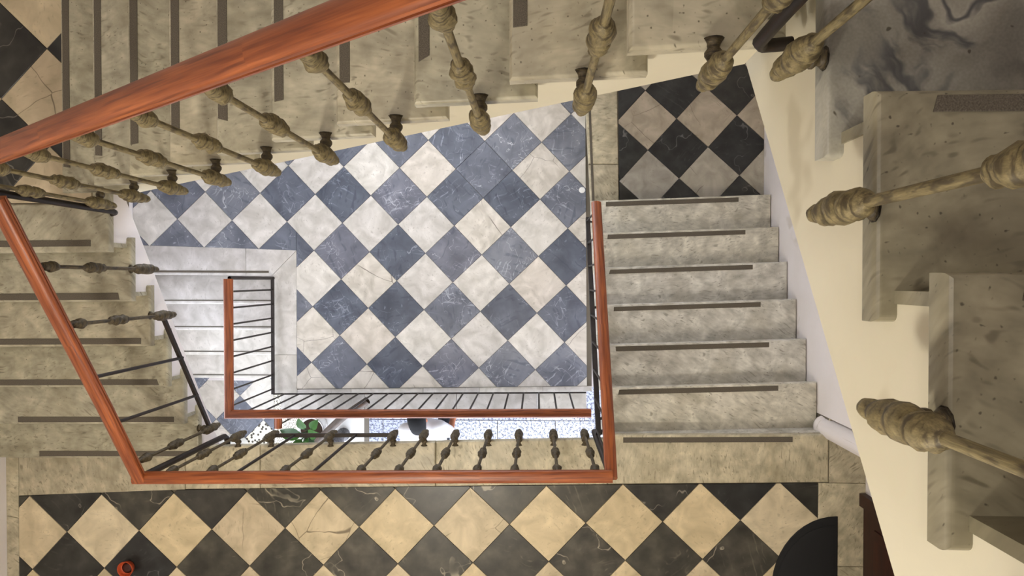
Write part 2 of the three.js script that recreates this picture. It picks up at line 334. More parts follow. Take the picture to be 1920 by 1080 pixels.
// lower landing with chequered tiles (blue-grey and white)
{
  const f = floorGroup('blue-grey and white chequered marble floor of the lower landing');
  const east = [[0.409, -1.9], [0.412, -1.475], [0.454, -0.637], [0.468, 0.2], [0.470, 0.915]];
  const right = [[-2.1, NZ], ...east, [-2.1, 0.958]], left = [[WX, NZ], [-2.1, NZ], [-2.1, -0.252], [WX, -0.306]];
  mesh('subfloor', merge([box(WX, 0.47, yM - 0.16, yM - 0.012, NZ, -0.034), box(-2.31, 0.47, yM - 0.16, yM - 0.012, -0.034, 0.955)]), Mat.mortar, f);
  const L = { x: -1.6930, z: -0.4909, ang: 0.0271, d: 0.48896 };
  const odd = {}; // cell (2.5+, ...) replaced by dark stones
  const mat = (k, i, j) => (k && Math.abs(i - 2.5) < 0.1 && Math.abs(j + 1) < 0.1) ? Mat.blue[1] : k ? pick(Mat.coolLight) : pick(Mat.blue);
  const all = [[WX, NZ], ...east, [WX, 0.97]], upper = (D) => D.every((p) => p[1] < -0.29 || (p[0] > -2.1 && p[1] < 0.96));
  tiles(f, right, L, yM, mat, (D) => upper(D) ? all : right);
  tiles(f, left, L, yM, mat, (D) => upper(D) ? [[9, 9], [9.1, 9], [9, 9.1]] : left);
  const b = (P, m = pick(Mat.coolTread)) => mesh('border_slab', slab(P, yM + 0.001, 0.05, 0.004, 2, uvr()), m, f);
  b([[WX, -0.304], [-2.55, -0.272], [-2.55, -0.035], [WX, -0.04]]); b([[-2.548, -0.272], [-2.1, -0.254], [-2.317, -0.034], [-2.548, -0.035]]);
  b([[-2.1, -0.252], [-2.1, 0.658], [-2.32, 0.658], [-2.317, -0.032]]); b([[-2.1, 0.66], [-2.1, 1.006], [-2.32, 1.006], [-2.32, 0.66]]);
  const xs = [-2.098, -1.62, -0.99, -0.5, 0.05, 0.472];
  for (let i = 0; i + 1 < xs.length; i++) { const z = (x) => 0.962 - 0.018 * (x + 2.1), t = (x) => z(x) + 0.046; b([[xs[i] + 0.001, z(xs[i]) + 0.001], [xs[i + 1] - 0.001, z(xs[i + 1]) + 0.001], [xs[i + 1] - 0.001, t(xs[i + 1])], [xs[i] + 0.001, t(xs[i])]]); }
  mesh('anti_slip_strip', slab([[-3.5, -0.062], [-2.345, -0.057], [-2.345, -0.075], [-3.5, -0.08]], yM + 0.004, 0.004, 0.001, 1, uvr(0.3)), Mat.strip, f);
}
// quarter landing one step up, black and white
{
  const f = floorGroup('small black and white chequered landing at the foot of the lower right flight');
  mesh('subfloor', box(0.45, EX, 1.885, yB - 0.012, NZ, -0.87), Mat.mortar, f);
  tiles(f, [[0.664, NZ], [EX, NZ], [EX, -0.56], [0.681, -0.56]], { x: 0.8913, z: -1.5596, ang: -0.04437, d: 0.4916 }, yB, (k) => pick(k ? Mat.black.slice(1, 4) : Mat.greyLight));
  for (const [a, c] of [[NZ, -0.956], [-0.953, -0.5]]) { const e = (z) => 0.409 + (z + 1.475) * 0.0537 - 0.012, w = (z) => 0.662 + (z + 1.475) * 0.0176; mesh('border_slab', slab([[e(a), a], [w(a), a], [w(c), c], [e(c), c]], yB + 0.001, 0.045, 0.01, 3, uvr()), pick(Mat.border), f); }
  mesh('anti_slip_strip', slab([[0.405, -1.88], [0.425, -1.88], [0.475, -0.62], [0.455, -0.62]], yB + 0.004, 0.004, 0.001, 1, uvr(0.3)), Mat.strip, f);
  mesh('riser', slab([[0.415, NZ], [0.44, NZ], [0.5, -0.5], [0.475, -0.5]], yB - 0.045, 0.125, 0.001), Mat.coolTread[0], f);
}
// main landing at the bottom of the picture
{
  const f = floorGroup('beige and black chequered marble landing behind the long wooden rail');
  mesh('subfloor', merge([box(WX, 2.09, yA - 0.22, yA - 0.012, 1.16, SZ), box(EX + 0.002, 2.088, yA - 0.22, yA - 0.012, 0.888, 1.16), box(0.46, EX, yA - 0.22, yA - 0.012, 1.03, 1.16)]), Mat.mortar, f);
  tiles(f, [[-3.475, 1.453], [-2.722, 1.405], [-1.073, 1.36], [0.527, 1.325], [1.793, 1.299], [1.79, SZ], [-3.48, SZ]], { x: -3.1449, z: 1.6897, ang: -0.03247, d: 0.4946 }, yA, (k) => pick(k ? Mat.warmLight : Mat.black));
  const back = (x) => x < -2.722 ? 1.405 + (-2.722 - x) * 0.062 : x < 0.527 ? 1.405 - (x + 2.722) * 0.0246 : 1.325 - (x - 0.527) * 0.021, front = (x) => 1.094 - (x + 1.818) * 0.0286;
  const b = (P, r = 0.003) => mesh('border_slab', slab(P, yA + 0.001, 0.05, r, 3, uvr()), pick(Mat.border), f);
  b([[-3.472, 1.16], [-2.335, 1.155], [-2.335, back(-2.335) - 0.002], [-3.472, back(-3.472) - 0.002]]);
  for (const [p, q] of [[-2.332, -1.83], [-1.827, -0.663], [-0.66, 0.452]]) b([[p, Math.max(front(p), 0)], [q, front(q)], [q, back(q) - 0.002], [p, back(p) - 0.002]], 0.01);
  b([[0.455, 1.004], [EX, 0.99], [EX, back(EX) - 0.002], [0.455, back(0.455) - 0.002]], 0.014);
  b([[1.796, 1.299], [2.09, 1.299], [2.09, 1.83], [1.793, 1.83]]); b([[1.793, 1.833], [2.09, 1.833], [2.09, SZ], [1.79, SZ]]); b([[EX + 0.003, 0.888], [2.09, 0.888], [2.09, 1.296], [EX + 0.003, 1.296]]);
  b([[WX, 1.16], [-3.475, 1.16], [-3.478, 1.6], [WX, 1.585]]); b([[WX, 1.588], [-3.478, 1.603], [-3.481, SZ], [WX, SZ]]);
  mesh('anti_slip_strip', slab([[0.555, 1.018], [1.63, 1.004], [1.63, 1.038], [0.555, 1.052]], yA + 0.004, 0.004, 0.001, 1, uvr(0.3)), Mat.strip, f);
}
// landing at the top left
{
  const f = floorGroup('chequered landing in the top left corner behind the upper rail');
  mesh('subfloor', box(WX, -2.19, yC - 0.22, yC - 0.012, NZ, -0.17), Mat.mortar, f);
  tiles(f, [[WX, NZ], [-2.24, NZ], [-2.24, -0.385], [WX, -0.385]], { x: -2.464, z: -1.161, ang: -0.02, d: 0.49 }, yC, (k) => pick(k ? Mat.black : Mat.warmLight));
  mesh('border_slab', slab([[WX, -0.382], [-2.157, -0.382], [-2.157, -0.139], [WX, -0.125]], yC + 0.001, 0.045, 0.013, 4, uvr()), Mat.tread[1], f);
  mesh('border_slab', slab([[-2.24, -0.38], [-2.157, -0.38], [-2.157, -0.5], [-2.24, -0.5]], yC + 0.0005, 0.045, 0.013, 3, uvr()), Mat.tread[2], f);
  mesh('anti_slip_strip', slab([[-3.3, -0.16], [-2.245, -0.167], [-2.245, -0.199], [-3.3, -0.192]], yC + 0.004, 0.004, 0.001, 1, uvr(0.3)), Mat.strip, f);
}
// landing at the top right
{
  const f = floorGroup('grey veined marble landing slab in the top right corner');
  mesh('slab', slab([[0.558, NZ], [EX, NZ], [EX, -0.238], [0.558, -0.238]], yD, 0.045, 0.013, 4, { span: 1.1, turn: 0.5, du: 0.2, dv: 0.3 }), Mat.landingGrey, f);
  mesh('slab', slab([[0.479, NZ], [0.556, NZ], [0.556, -0.565], [0.479, -0.565]], yD, 0.045, 0.013, 3, uvr()), Mat.landingGrey, f);
  mesh('subfloor', box(0.6, EX, 5.9, yD - 0.04, NZ, -0.58), Mat.plaster, f);
}
// landing overhead that carries the lamp over the main landing
{ const f = floorGroup('marble landing overhead, above the main landing'); mesh('slab', slab([[WX, 1.25], [2.09, 1.25], [2.09, SZ], [WX, SZ]], yE, 0.05, 0.01, 2, uvr()), Mat.tread[0], f); mesh('soffit', box(WX, 2.09, yE - 0.22, yE - 0.045, 1.29, SZ), Mat.plaster, f); }
// low landing by the lower left flight
{
  const f = floorGroup('pale chequered floor at the foot of the lower left flight');
  mesh('subfloor', box(WX, -1.74, yG - 0.2, yG - 0.012, 0.8, 2.2), Mat.mortar, f);
  tiles(f, [[WX, 0.9], [-2.66, 0.9], [-2.66, 2.2], [WX, 2.2]], { x: -3.011, z: 1.178, ang: 0.01, d: 0.487 }, yG, (k, i, j) => k && i > 0 && j > 0.4 ? Mat.terrazzo : pick(k ? Mat.coolLight : Mat.blue.slice(0, 2)));
  mesh('border_slab', slab([[-2.657, 0.9], [-2.2, 0.9], [-2.2, 2.2], [-2.657, 2.2]], yG + 0.001, 0.04, 0.004, 2, uvr(0.5)), Mat.terrazzo, f);
  mesh('border_slab', slab([[-2.197, 0.9], [-1.743, 0.9], [-1.743, 2.2], [-2.197, 2.2]], yG + 0.001, 0.04, 0.01, 2, uvr()), Mat.white, f);
}

// ------------------------------------------------------------------ flights of stairs
// f: origin of nosing line k = 0 at the well edge (x, z), step vector (dx, dz) and height rise per tread going up, direction to the wall (wx, wz) and width(k)
function flight(label, o) {
  const g = group('stair_flight', { label, category: 'staircase' });
  const well = (k) => [o.x + o.dx * k, o.z + o.dz * k], run = Math.hypot(o.dx, o.dz), ux = o.dx / run, uz = o.dz / run;
  const P = (u, w) => [o.x + ux * u + o.wx * w, o.z + uz * u + o.wz * w];
  for (let k = o.from; k <= o.to; k++) {
    const y = o.y + o.rise * k, W = o.width(k), u0 = run * k, u1 = run * (k + 1) + o.lip;
    const t = mesh('tread', slab([P(u0, 0), P(u0, W), P(u1, W), P(u1, 0)], y, 0.042, 0.013, 4, { ...uvr(), turn: rr(-0.4, 0.4) }), o.mat(k), g);
    if (o.strip) { const s = o.strip; mesh('anti_slip_strip', slab([P(u0 + s.off + rr(-0.003, 0.003), s.w0 + rr(-0.01, 0.01)), P(u0 + s.off, W - s.w1), P(u0 + s.off + s.wide, W - s.w1), P(u0 + s.off + s.wide, s.w0 + rr(-0.01, 0.01))], y + 0.003, 0.003, 0.0008, 1, uvr(0.3)), s.mat ?? Mat.strip, t); }
    const r0 = P(u0 + 0.028, o.recess - 0.005), r1 = P(u0 + 0.028, W), r2 = P(u0 + 0.05, W), r3 = P(u0 + 0.05, o.recess - 0.005);
    mesh('riser', slab([r0, r1, r2, r3], y - 0.042, o.rise - 0.042, 0.001, 1, uvr()), o.mat(k), g);
  }
  if (o.topRiser) { const y = o.y + o.rise * (o.to + 1), u0 = run * (o.to + 1); mesh('riser', slab([P(u0 + 0.028, o.recess - 0.005), P(u0 + 0.028, o.width(o.to)), P(u0 + 0.05, o.width(o.to)), P(u0 + 0.05, o.recess - 0.005)], y - 0.045, o.rise - 0.045, 0.001, 1, uvr()), o.mat(0), g); }
  // plastered body: stepped on top, sloping underneath
  const prof = [];
  for (let k = o.from; k <= o.to + 1; k++) { prof.push([run * k + 0.046, o.y + o.rise * (k - 1) - (k === o.from ? (o.footDrop ?? 0) : 0.001)]); if (k <= o.to) prof.push([run * k + 0.046, o.y + o.rise * k - 0.04]); else prof.push([run * k + 0.046, o.y + o.rise * k - 0.046]); }
  const bl = o.bottom;                                      // [[u, y], [u, y]] along the sloping underside
  const uEnd = bl[1][0]; prof.push([uEnd, o.y + o.rise * (o.to + 1) - 0.046]); prof.push([uEnd, bl[1][1]], [bl[0][0], bl[0][1]]);
  if (bl[0][0] < run * o.from + 0.046) prof.push([bl[0][0], o.y + o.rise * (o.from - 1) - (o.footDrop ?? 0)]);
  // drop repeats
  const clean = prof.filter((p, i) => { const q = prof[(i + 1) % prof.length]; return Math.hypot(p[0] - q[0], p[1] - q[1]) > 1e-4; });
  mesh('string', bodyOf(clean, o.recess, Math.min(o.width(o.from), o.width(o.to)) - 0.006, (u, y, w) => { const p = P(u, w); return [p[0], y, p[1]]; }), o.bodyMat ?? Mat.plaster, g);
  return g;
}
const rot = (list) => (k) => list[mod(Math.floor(hash2(k + 5, 3, 11) * 97), list.length)];
// upper flight along the top: rises from the top left landing to the right
flight('upper marble flight along the top edge, behind the broad wooden rail', {
  x: -2.54, z: -0.4035, dx: 0.27443, dz: -0.01079, y: yC, rise: 0.17, wx: 0, wz: -1, width: (k) => 1.47 - 0.0108 * k, from: 1, to: 10, lip: 0.072, topRiser: true,
  mat: rot(Mat.tread), strip: { w0: 0.125, w1: 0.2, off: 0.012, wide: 0.033 }, recess: 0.055, bottom: [[0.36, 4.305], [3.1, 5.965]], footDrop: 0.2 });
// left flight: rises from the main landing away to the top left landing
flight('left marble flight rising from the main landing, with narrow rail and slanted brace', {
  x: -2.151, z: 1.3932, dx: 0.00021, dz: -0.25535, y: yA, rise: 0.16696, wx: -1, wz: 0.008, width: () => 1.402, from: 1, to: 5, lip: 0.085, topRiser: true,
  mat: rot(Mat.tread), strip: { w0: 0.06, w1: 0.36, off: 0.012, wide: 0.034 }, recess: 0.022, bottom: [[0.1, 3.325], [1.9, 4.47]], footDrop: 0.05, bodyMat: Mat.wallWhite });
// right flight: rises from the quarter landing to the main landing
flight('pale marble flight beside the right wall, rising to the main landing beneath the cream underside', {
  x: 0.43, z: -0.9034, dx: 0.0003, dz: 0.27165, y: yB, rise: 0.17118, wx: 1, wz: -0.032, width: (k) => 1.425, from: 1, to: 6, lip: 0.05, topRiser: true,
  mat: rot(Mat.paleTread), strip: { w0: 0.115, w1: 0.255, off: 0.016, wide: 0.034 }, recess: 0.03, bottom: [[0.02, 1.9], [2.02, 3.2]], footDrop: 0.2, bodyMat: Mat.wallWhite });
// right upper flight, close to the eye
flight('nearest marble flight at the right edge, rising over the right flight towards the viewer', {
  x: 0.5583, z: -0.6168, dx: 0, dz: 0.30368, y: yD, rise: 0.18815, wx: 1, wz: 0, width: () => 1.3, from: 1, to: 5, lip: 0.08, topRiser: true,
  mat: rot(Mat.greyTread), strip: { w0: 0.1, w1: 0.2, off: 0.008, wide: 0.03 }, recess: 0.036, bottom: [[-0.06, 5.82], [1.9, 7.19]], footDrop: 0.046 });
// lower left flight: goes down from the lower landing
flight('bright lower left flight of white steps, going down under the left flight', {
  x: -2.2, z: 1.224, dx: 0, dz: -0.2508, y: yG, rise: 0.17, wx: -1, wz: 0, width: () => 1.355, from: 1, to: 4, lip: 0.04, topRiser: true,
  mat: rot(Mat.coolTread), strip: { w0: 0.1, w1: 0.1, off: 0.026, wide: 0.012, mat: Mat.paleStrip }, recess: 0.01, bottom: [[0.2, 1.2], [1.36, 2.02]], footDrop: 0, bodyMat: Mat.wallWhite });

mesh('wall_under_flight', box(0.46, EX, 0, 1.88, NZ, 0.98), Mat.wallWhite, null, STRUCT);
{
  const g = group('marble_ledge', { label: 'white marble ledge along the outer edge of the lower landing, below its thin balusters', category: 'ledge' });
  const xs = [-2.32, -1.55, -0.72, 0.0, 0.44];
  for (let i = 0; i + 1 < xs.length; i++) mesh('slab', slab([[xs[i] + 0.001, 0.9], [xs[i + 1] - 0.001, 0.88], [xs[i + 1] - 0.001, 1.225], [xs[i] + 0.001, 1.245]], yM - 0.17, 0.06, 0.012, 3, uvr()), pick(Mat.coolTread), g);
}

// ------------------------------------------------------------------ railings
const finial = (() => { // stacked rings with a drop at the bottom, standing outside the step
  const p = [[0.001, 0], [0.008, 0.004], [0.015, 0.018], [0.018, 0.036], [0.013, 0.048], [0.02, 0.054], [0.025, 0.07], [0.0255, 0.085], [0.021, 0.098], [0.0265, 0.106], [0.029, 0.124], [0.0275, 0.142], [0.022, 0.15], [0.027, 0.158], [0.027, 0.172], [0.02, 0.182], [0.022, 0.192], [0.016, 0.203], [0.009, 0.21]];
  return rope(lathe(p, 20), 2, 0.07, 60);
})();
const knot = rope(lathe([[0.009, 0], [0.015, 0.004], [0.019, 0.012], [0.0165, 0.02], [0.021, 0.028], [0.0245, 0.044], [0.022, 0.06], [0.0175, 0.067], [0.022, 0.075], [0.0255, 0.09], [0.0235, 0.106], [0.017, 0.116], [0.0195, 0.125], [0.015, 0.134], [0.009, 0.14]], 20));
const collar = rope(lathe([[0.009, 0], [0.016, 0.004], [0.022, 0.018], [0.0245, 0.034], [0.022, 0.05], [0.016, 0.058], [0.019, 0.068], [0.017, 0.082], [0.011, 0.09], [0.011, 0.13]], 20));
const bracketGeo = (len) => { const g = lathe([[0.001, 0], [0.012, 0], [0.013, len * 0.35], [0.02, len * 0.5], [0.02, len * 0.62], [0.013, len * 0.74], [0.016, len * 0.85], [0.024, len], [0.001, len]], 10); g.rotateX(Math.PI / 2); return g; };
const rodGeo = {};
// decorated baluster: tip at (x, y, z), rail centre height above it h, edge of the stone in direction dir at distance reach
function baluster(parent, x, y, z, h, dir, reach, mat = Mat.paint, bracketMat) {
  const key = h.toFixed(2);
  rodGeo[key] ??= (() => { const g = new THREE.CylinderGeometry(0.0088, 0.0092, h - 0.12, 10); g.translate(0, 0.1 + (h - 0.12) / 2, 0); return g; })();
  const b = mesh('baluster', rodGeo[key], mat, parent); b.position.set(x, y, z); b.rotation.y = rr(0, 6);
  const turn = -b.rotation.y;
  mesh('finial', finial, mat, b); const k = mesh('knot', knot, mat, b); k.position.y = h * 0.5 - 0.01; const c = mesh('collar', collar, mat, b); c.position.y = h - 0.15;
  const s = mesh('bracket', bracketGeo(reach), bracketMat ?? Mat.paintDark, b); s.position.y = 0.115; s.rotation.y = turn + Math.atan2(dir[0], dir[1]);
  return b;
}
const rod = (parent, a, b, r, mat) => mesh('baluster', tube([a, b], r, 1, 8), mat, parent);
const railing = (label) => group('stair_railing', { label, category: 'railing' });
// main landing rail
{
  const g = railing('wooden rail on knobbed iron balusters in front of the chequered main landing');
  const y = 4.465, zr = (x) => 1.036 - (x + 2.07) * 0.0147;
  mesh('handrail', sweep([[-2.11, y, 1.037], [0.382, y, 1.0]], railProfile), Mat.wood, g);
  for (const x of [-1.975, -1.753, -1.355, -0.942, -0.737, -0.533, -0.317, -0.118, 0.106, 0.307]) baluster(g, x, yA - 0.12, zr(x), 0.99, [0, 1], 0.06 + 0.01, Mat.paintDark);
  mesh('brace_bar', sweep([[-1.753, yA - 0.01, 1.03], [-0.942, yA - 0.01, 1.02]], rectProfile(0.012, 0.008)), Mat.iron, g);
  for (const x of [-1.6, -1.19]) rod(g, [x, yA - 0.01, zr(x)], [x, y - 0.02, zr(x)], 0.009, Mat.iron);
  mesh('newel_bar', tube([[-2.075, yA - 0.06, 1.13], [-2.075, yA - 0.06, 1.075], [-2.075, yA - 0.035, 1.05], [-2.075, yA + 0.02, 1.04], [-2.075, y - 0.02, 1.035]], 0.018, 28), Mat.iron, g);
  mesh('newel_bar', tube([[0.43, yA - 0.1, 1.01], [0.39, yA - 0.1, 1.005], [0.374, yA - 0.06, 1.0], [0.374, y - 0.02, 1.0]], 0.018, 24), Mat.ironDark, g);
}
// left flight rail
{
  const g = railing('wooden rail climbing the left flight, with two plain replacement bars and a slanted brace');
  const yn = (z) => yA + (1.3932 - z) / 0.25535 * 0.16696;   // height of the nosing line
  const x = -2.072, e = 0.655;
  mesh('handrail', sweep([[x, yn(1.05) + e + 0.012, 1.05], [x, yn(0.6) + e, 0.6], [x, yn(-0.31) + e, -0.31]], railProfile), Mat.wood, g);
  for (const [z, k] of [[0.945, 1], [0.2, 4], [-0.055, 5]]) { const yt = yA + 0.16696 * k; baluster(g, x, yt - 0.12, z, yn(z) + e - yt + 0.12, [-1, 0], 0.08, Mat.paintDark); }
  for (const z of [0.457, 0.705]) rod(g, [x, yn(z) - 0.13, z], [x, yn(z) + e - 0.02, z], 0.009, Mat.iron);
  mesh('brace_bar', sweep([[x, yn(0.93) - 0.12, 0.93], [x, yn(0.2) - 0.1, 0.2]], rectProfile(0.009, 0.011)), Mat.iron, g);
}
// upper flight rail
{
  const g = railing('broad wooden rail crossing the top left, on olive knobbed balusters of the upper flight');
  const X = (k) => -2.54 + 0.27443 * k, Z = (k) => -0.4035 - 0.01079 * k + 0.06, yn = (k) => yC + 0.17 * k, e = 0.715;
  mesh('handrail', sweep([[X(1.7), yn(1.7) + e, Z(1.7)], [X(4), yn(4) + e, Z(4)], [X(10.9), yn(10.9) + e, Z(10.9)]], railProfile), Mat.wood, g);
  for (let k = 1; k <= 10; k++) { const q = k + 0.68; baluster(g, X(q), yC + 0.17 * k - 0.12, Z(q), yn(q) + e - (yC + 0.17 * k - 0.12), [0, -1], 0.075); }
  mesh('newel_bar', tube([[-2.2, yC - 0.03, -0.33], [-2.15, yC - 0.03, -0.335], [-2.118, yC, -0.34], [-2.115, yC + 0.06, -0.34], [-2.115, yn(1.6) + e, -0.34]], 0.015, 28), Mat.iron, g);
  mesh('newel_bar', tube([[0.56, yD - 0.17, -0.52], [0.505, yD - 0.17, -0.515], [0.478, yD - 0.14, -0.51], [0.474, yD + 0.05, -0.51], [0.474, yD + 0.72, -0.51]], 0.015, 28), Mat.iron, g);
}
// nearest flight balusters (their rail lies above the frame)
{
  const g = railing('thick grimy balusters close up along the nearest flight at the right');
  const e = 0.72, yn = (z) => yD + (z + 0.6168) / 0.30368 * 0.18815;
  for (const [k, z] of [[0, -0.43], [1, -0.118], [2, 0.196], [3, 0.5]]) { const yt = yD + 0.18815 * k; baluster(g, 0.502, yt - 0.12, z, yn(z) + e - yt + 0.12, [1, 0], 0.056); }
  mesh('handrail', sweep([[0.502, yn(-0.55) + e, -0.55], [0.502, yn(1.0) + e, 1.0]], railProfile), Mat.wood, g);
}
// right flight rail
{
  const g = railing('narrow wooden rail on dark iron bars down the open side of the right flight');
  const yn = (z) => yB + (z + 0.9034) / 0.27165 * 0.17118, e = 0.87, xr = (z) => 0.384 - (z + 0.49) * 0.005;
  mesh('handrail', sweep([[0.386, yn(-0.5) + e, -0.5], [0.378, yn(0.9) + e, 0.9], [0.376, 4.465, 1.01]], railProfile), Mat.wood, g);
  mesh('bottom_bar', sweep([[0.39, yn(-0.47) + 0.1, -0.47], [0.388, yn(0.98) + 0.1, 0.98]], rectProfile(0.016, 0.02)), Mat.ironDark, g);
  for (let i = 0; i < 9; i++) { const z = -0.45 + i * 0.175; rod(g, [xr(z), yn(z) + 0.1, z], [xr(z), yn(z) + e - 0.02, z], 0.007, Mat.ironDark); }
  for (const z of [-0.45, 0.2, 0.9]) mesh('bracket', tube([[0.388, yn(z) + 0.1, z], [0.45, yn(z) - 0.02, z]], 0.009, 1, 8), Mat.ironDark, g);
}
// lower landing rail
{
  const g = railing('low brick-red rail with thin plain bars around the opening of the lower landing');
  const y = 3.03;
  mesh('handrail', sweep([[-2.305, y, -0.005], [-2.305, y, 1.008], [0.395, y, 0.978]], railProfile), Mat.wood, g);
  mesh('bottom_bar', sweep([[-2.3, yM + 0.03, -0.02], [-2.3, yM + 0.03, 1.0]], rectProfile(0.013, 0.008)), Mat.ironDark, g);
  mesh('bottom_bar', sweep([[-2.3, yM + 0.02, 1.0], [0.42, yM + 0.02, 0.968]], rectProfile(0.006, 0.006)), Mat.ironDark, g);
  mesh('newel_bar', tube([[-2.305, yM, -0.012], [-2.305, y - 0.02, -0.012]], 0.014, 1, 8), Mat.ironDark, g);
  for (let i = 0; i < 8; i++) { const z = 0.09 + i * 0.1235; rod(g, [-2.305, yM + 0.03, z], [-2.305, y - 0.02, z], 0.0075, Mat.ironDark); }
  for (let i = 0; i < 20; i++) { const x = -2.2 + i * 0.1303, z = 1.0 - (x + 2.3) * 0.0118; rod(g, [x, yM + 0.02, z], [x, y - 0.02, z], 0.0075, Mat.ironDark); }
}

// ------------------------------------------------------------------ things on the landings
{ // semicircular doormat in front of the right door
  const g = group('doormat', { label: 'black semicircular rubber doormat in front of the brown door', category: 'doormat' });
  const cx = 1.913, cz = 1.99, half = (r) => { const p = []; for (let i = 0; i <= 24; i++) { const a = Math.PI / 2 + Math.PI * i / 24; p.push([cx + r * 0.86 * Math.cos(a), cz - r * Math.sin(a)]); } return p; };
  mesh('base', slab(half(0.48), yA + 0.012, 0.011, 0.005, 3, uvr(0.4)), Mat.rubber, g);
  mesh('pile', slab(half(0.425).map(([x, z]) => [x - 0.02, z]), yA + 0.016, 0.006, 0.003, 2, uvr(0.2)), Mat.rubber, g);
}
{ // little clay cup
  const g = group('clay_cup', { label: 'small round orange clay cup on a black tile of the main landing', category: 'cup' });
  g.position.set(-2.715, yA, 1.912);
  mesh('bowl', lathe([[0.001, 0], [0.03, 0], [0.042, 0.012], [0.05, 0.04], [0.053, 0.052], [0.048, 0.053], [0.044, 0.04], [0.036, 0.02], [0.001, 0.018]], 24), Mat.clay, g);
  mesh('wax', lathe([[0.001, 0.03], [0.012, 0.034], [0.024, 0.029], [0.036, 0.024], [0.001, 0.02]], 16), Mat.darkWax, g);
}
{ // white disc on the lower landing
  const m = mesh('disc', lathe([[0.001, 0], [0.024, 0], [0.026, 0.002], [0.025, 0.004], [0.001, 0.005]], 18), Mat.white, null, { label: 'tiny white disc lying on a dark tile beside the step of the quarter landing', category: 'disc' });
  m.position.set(0.383, yM + 0.001, -0.765);
}
{ // plastered column at the corner of the right wall
  const g = group('corner_pipe', { label: 'white rounded pipe standing at the wall corner where the right flight meets the main landing', category: 'pipe' });
  mesh('shaft', new THREE.CylinderGeometry(0.062, 0.066, 3.6, 20).translate(1.882, yA + 1.72, 0.962), Mat.wallWhite, g);
  mesh('foot', lathe([[0.001, 0], [0.07, 0], [0.074, 0.02], [0.07, 0.05], [0.066, 0.07]], 20).translate(1.882, yA - 0.13, 0.962), Mat.wallWhite, g);
}
{ // brown door in the right wall
  const g = group('door_1', { kind: 'structure', label: 'dark brown wooden door beside the doormat' });
  mesh('frame', merge([box(2.05, 2.12, yA, yA + 2.25, 1.36, 1.44), box(2.05, 2.12, yA, yA + 2.25, 2.5, 2.58), box(2.05, 2.12, yA + 2.17, yA + 2.25, 1.44, 2.5)]), Mat.woodDark, g);
  mesh('leaf', box(2.075, 2.1, yA + 0.005, yA + 2.17, 1.44, 2.5), Mat.woodDark, g);
  for (const [a, b] of [[1.54, 1.92], [2.02, 2.4]]) for (const [c, d] of [[0.15, 0.95], [1.1, 2.0]]) mesh('panel', box(2.063, 2.08, yA + c, yA + d, a, b), Mat.woodDark, g);
}
// things at the low landing, seen through the slit beside the main landing
{
  const g = group('potted_plant', { label: 'green broad-leaved plant in a pale pot beside the grey stone urn', category: 'plant' });
  g.position.set(-2.2, yG, 1.47);
  mesh('pot', lathe([[0.001, 0], [0.09, 0], [0.12, 0.2], [0.135, 0.24], [0.12, 0.24], [0.11, 0.21], [0.001, 0.2]], 20), Mat.white, g);
  mesh('soil', lathe([[0.001, 0.215], [0.11, 0.21]], 16), Mat.soil, g);
  const leafGeo = (() => {
    const pos = [], idx = [], n = 10;
    for (let i = 0; i <= n; i++) { const t = i / n, w = 0.052 * Math.pow(Math.sin(Math.PI * Math.pow(t, 0.75)), 0.8) + 0.001; for (const s of [-1, 0, 1]) pos.push(s * w, 0.14 * Math.sin(t * 1.9) * 0.5 + Math.abs(s) * 0.012, t * 0.19); }
    for (let i = 0; i < n; i++) for (let j = 0; j < 2; j++) { const a = i * 3 + j; idx.push(a, a + 1, a + 3, a + 1, a + 4, a + 3); }
    const q = new THREE.BufferGeometry(); q.setAttribute('position', new THREE.Float32BufferAttribute(pos, 3)); q.setIndex(idx); q.computeVertexNormals(); return q;
  })();
  for (let i = 0; i < 9; i++) {
    const a = i * 2.4, m = mesh('leaf', leafGeo, i % 4 === 3 ? Mat.leafDark : Mat.leaf, g);
    const hgt = 0.3 + 0.02 * i; m.position.set(Math.sin(a) * 0.05, hgt, Math.cos(a) * 0.05); m.rotation.set(-0.1 - 0.04 * i, a, 0, 'YXZ'); m.scale.setScalar(0.78 + 0.2 * rnd());
    mesh('stem', tube([[0, 0.2, 0], [Math.sin(a) * 0.03, hgt - 0.04, Math.cos(a) * 0.03], [Math.sin(a) * 0.055, hgt + 0.004, Math.cos(a) * 0.055]], 0.005, 6, 6), Mat.leafDark, g);
  }
}
{
  const g = group('stone_urn', { label: 'round grey stone urn lid beside the green plant', category: 'urn' });
  g.position.set(-1.95, yG, 1.56); g.scale.set(0.75, 1, 0.75);
  mesh('body', lathe([[0.001, 0], [0.09, 0], [0.09, 0.03], [0.05, 0.07], [0.07, 0.14], [0.12, 0.28], [0.125, 0.34], [0.11, 0.36]], 24), Mat.stone, g);
  mesh('lid', lathe([[0.13, 0.35], [0.13, 0.37], [0.1, 0.4], [0.04, 0.42], [0.001, 0.425]], 24), Mat.stone, g);
}
mesh('grey_pipe', tube([[-2.0, yM - 0.235, 1.48], [-1.9, yM - 0.18, 1.38], [-1.72, yM - 0.105, 1.22], [-1.5, yM - 0.09, 1.07]], 0.034, 16, 12), Mat.pipeGrey, null, { label: 'thick grey-brown pipe lying slantwise across the white marble ledge', category: 'pipe' });
{
  const g = group('lower_handrail', { label: 'short brick-red rail end on dark bars over the speckled low landing', category: 'railing' });
  const y = 1.9;
  mesh('handrail', sweep([[-2.395, y, 1.25], [-2.395, y, 1.38]], railProfile), Mat.wood, g);
  for (const z of [1.28, 1.35]) rod(g, [-2.395, yG, z], [-2.395, y - 0.02, z], 0.008, Mat.ironDark);
}
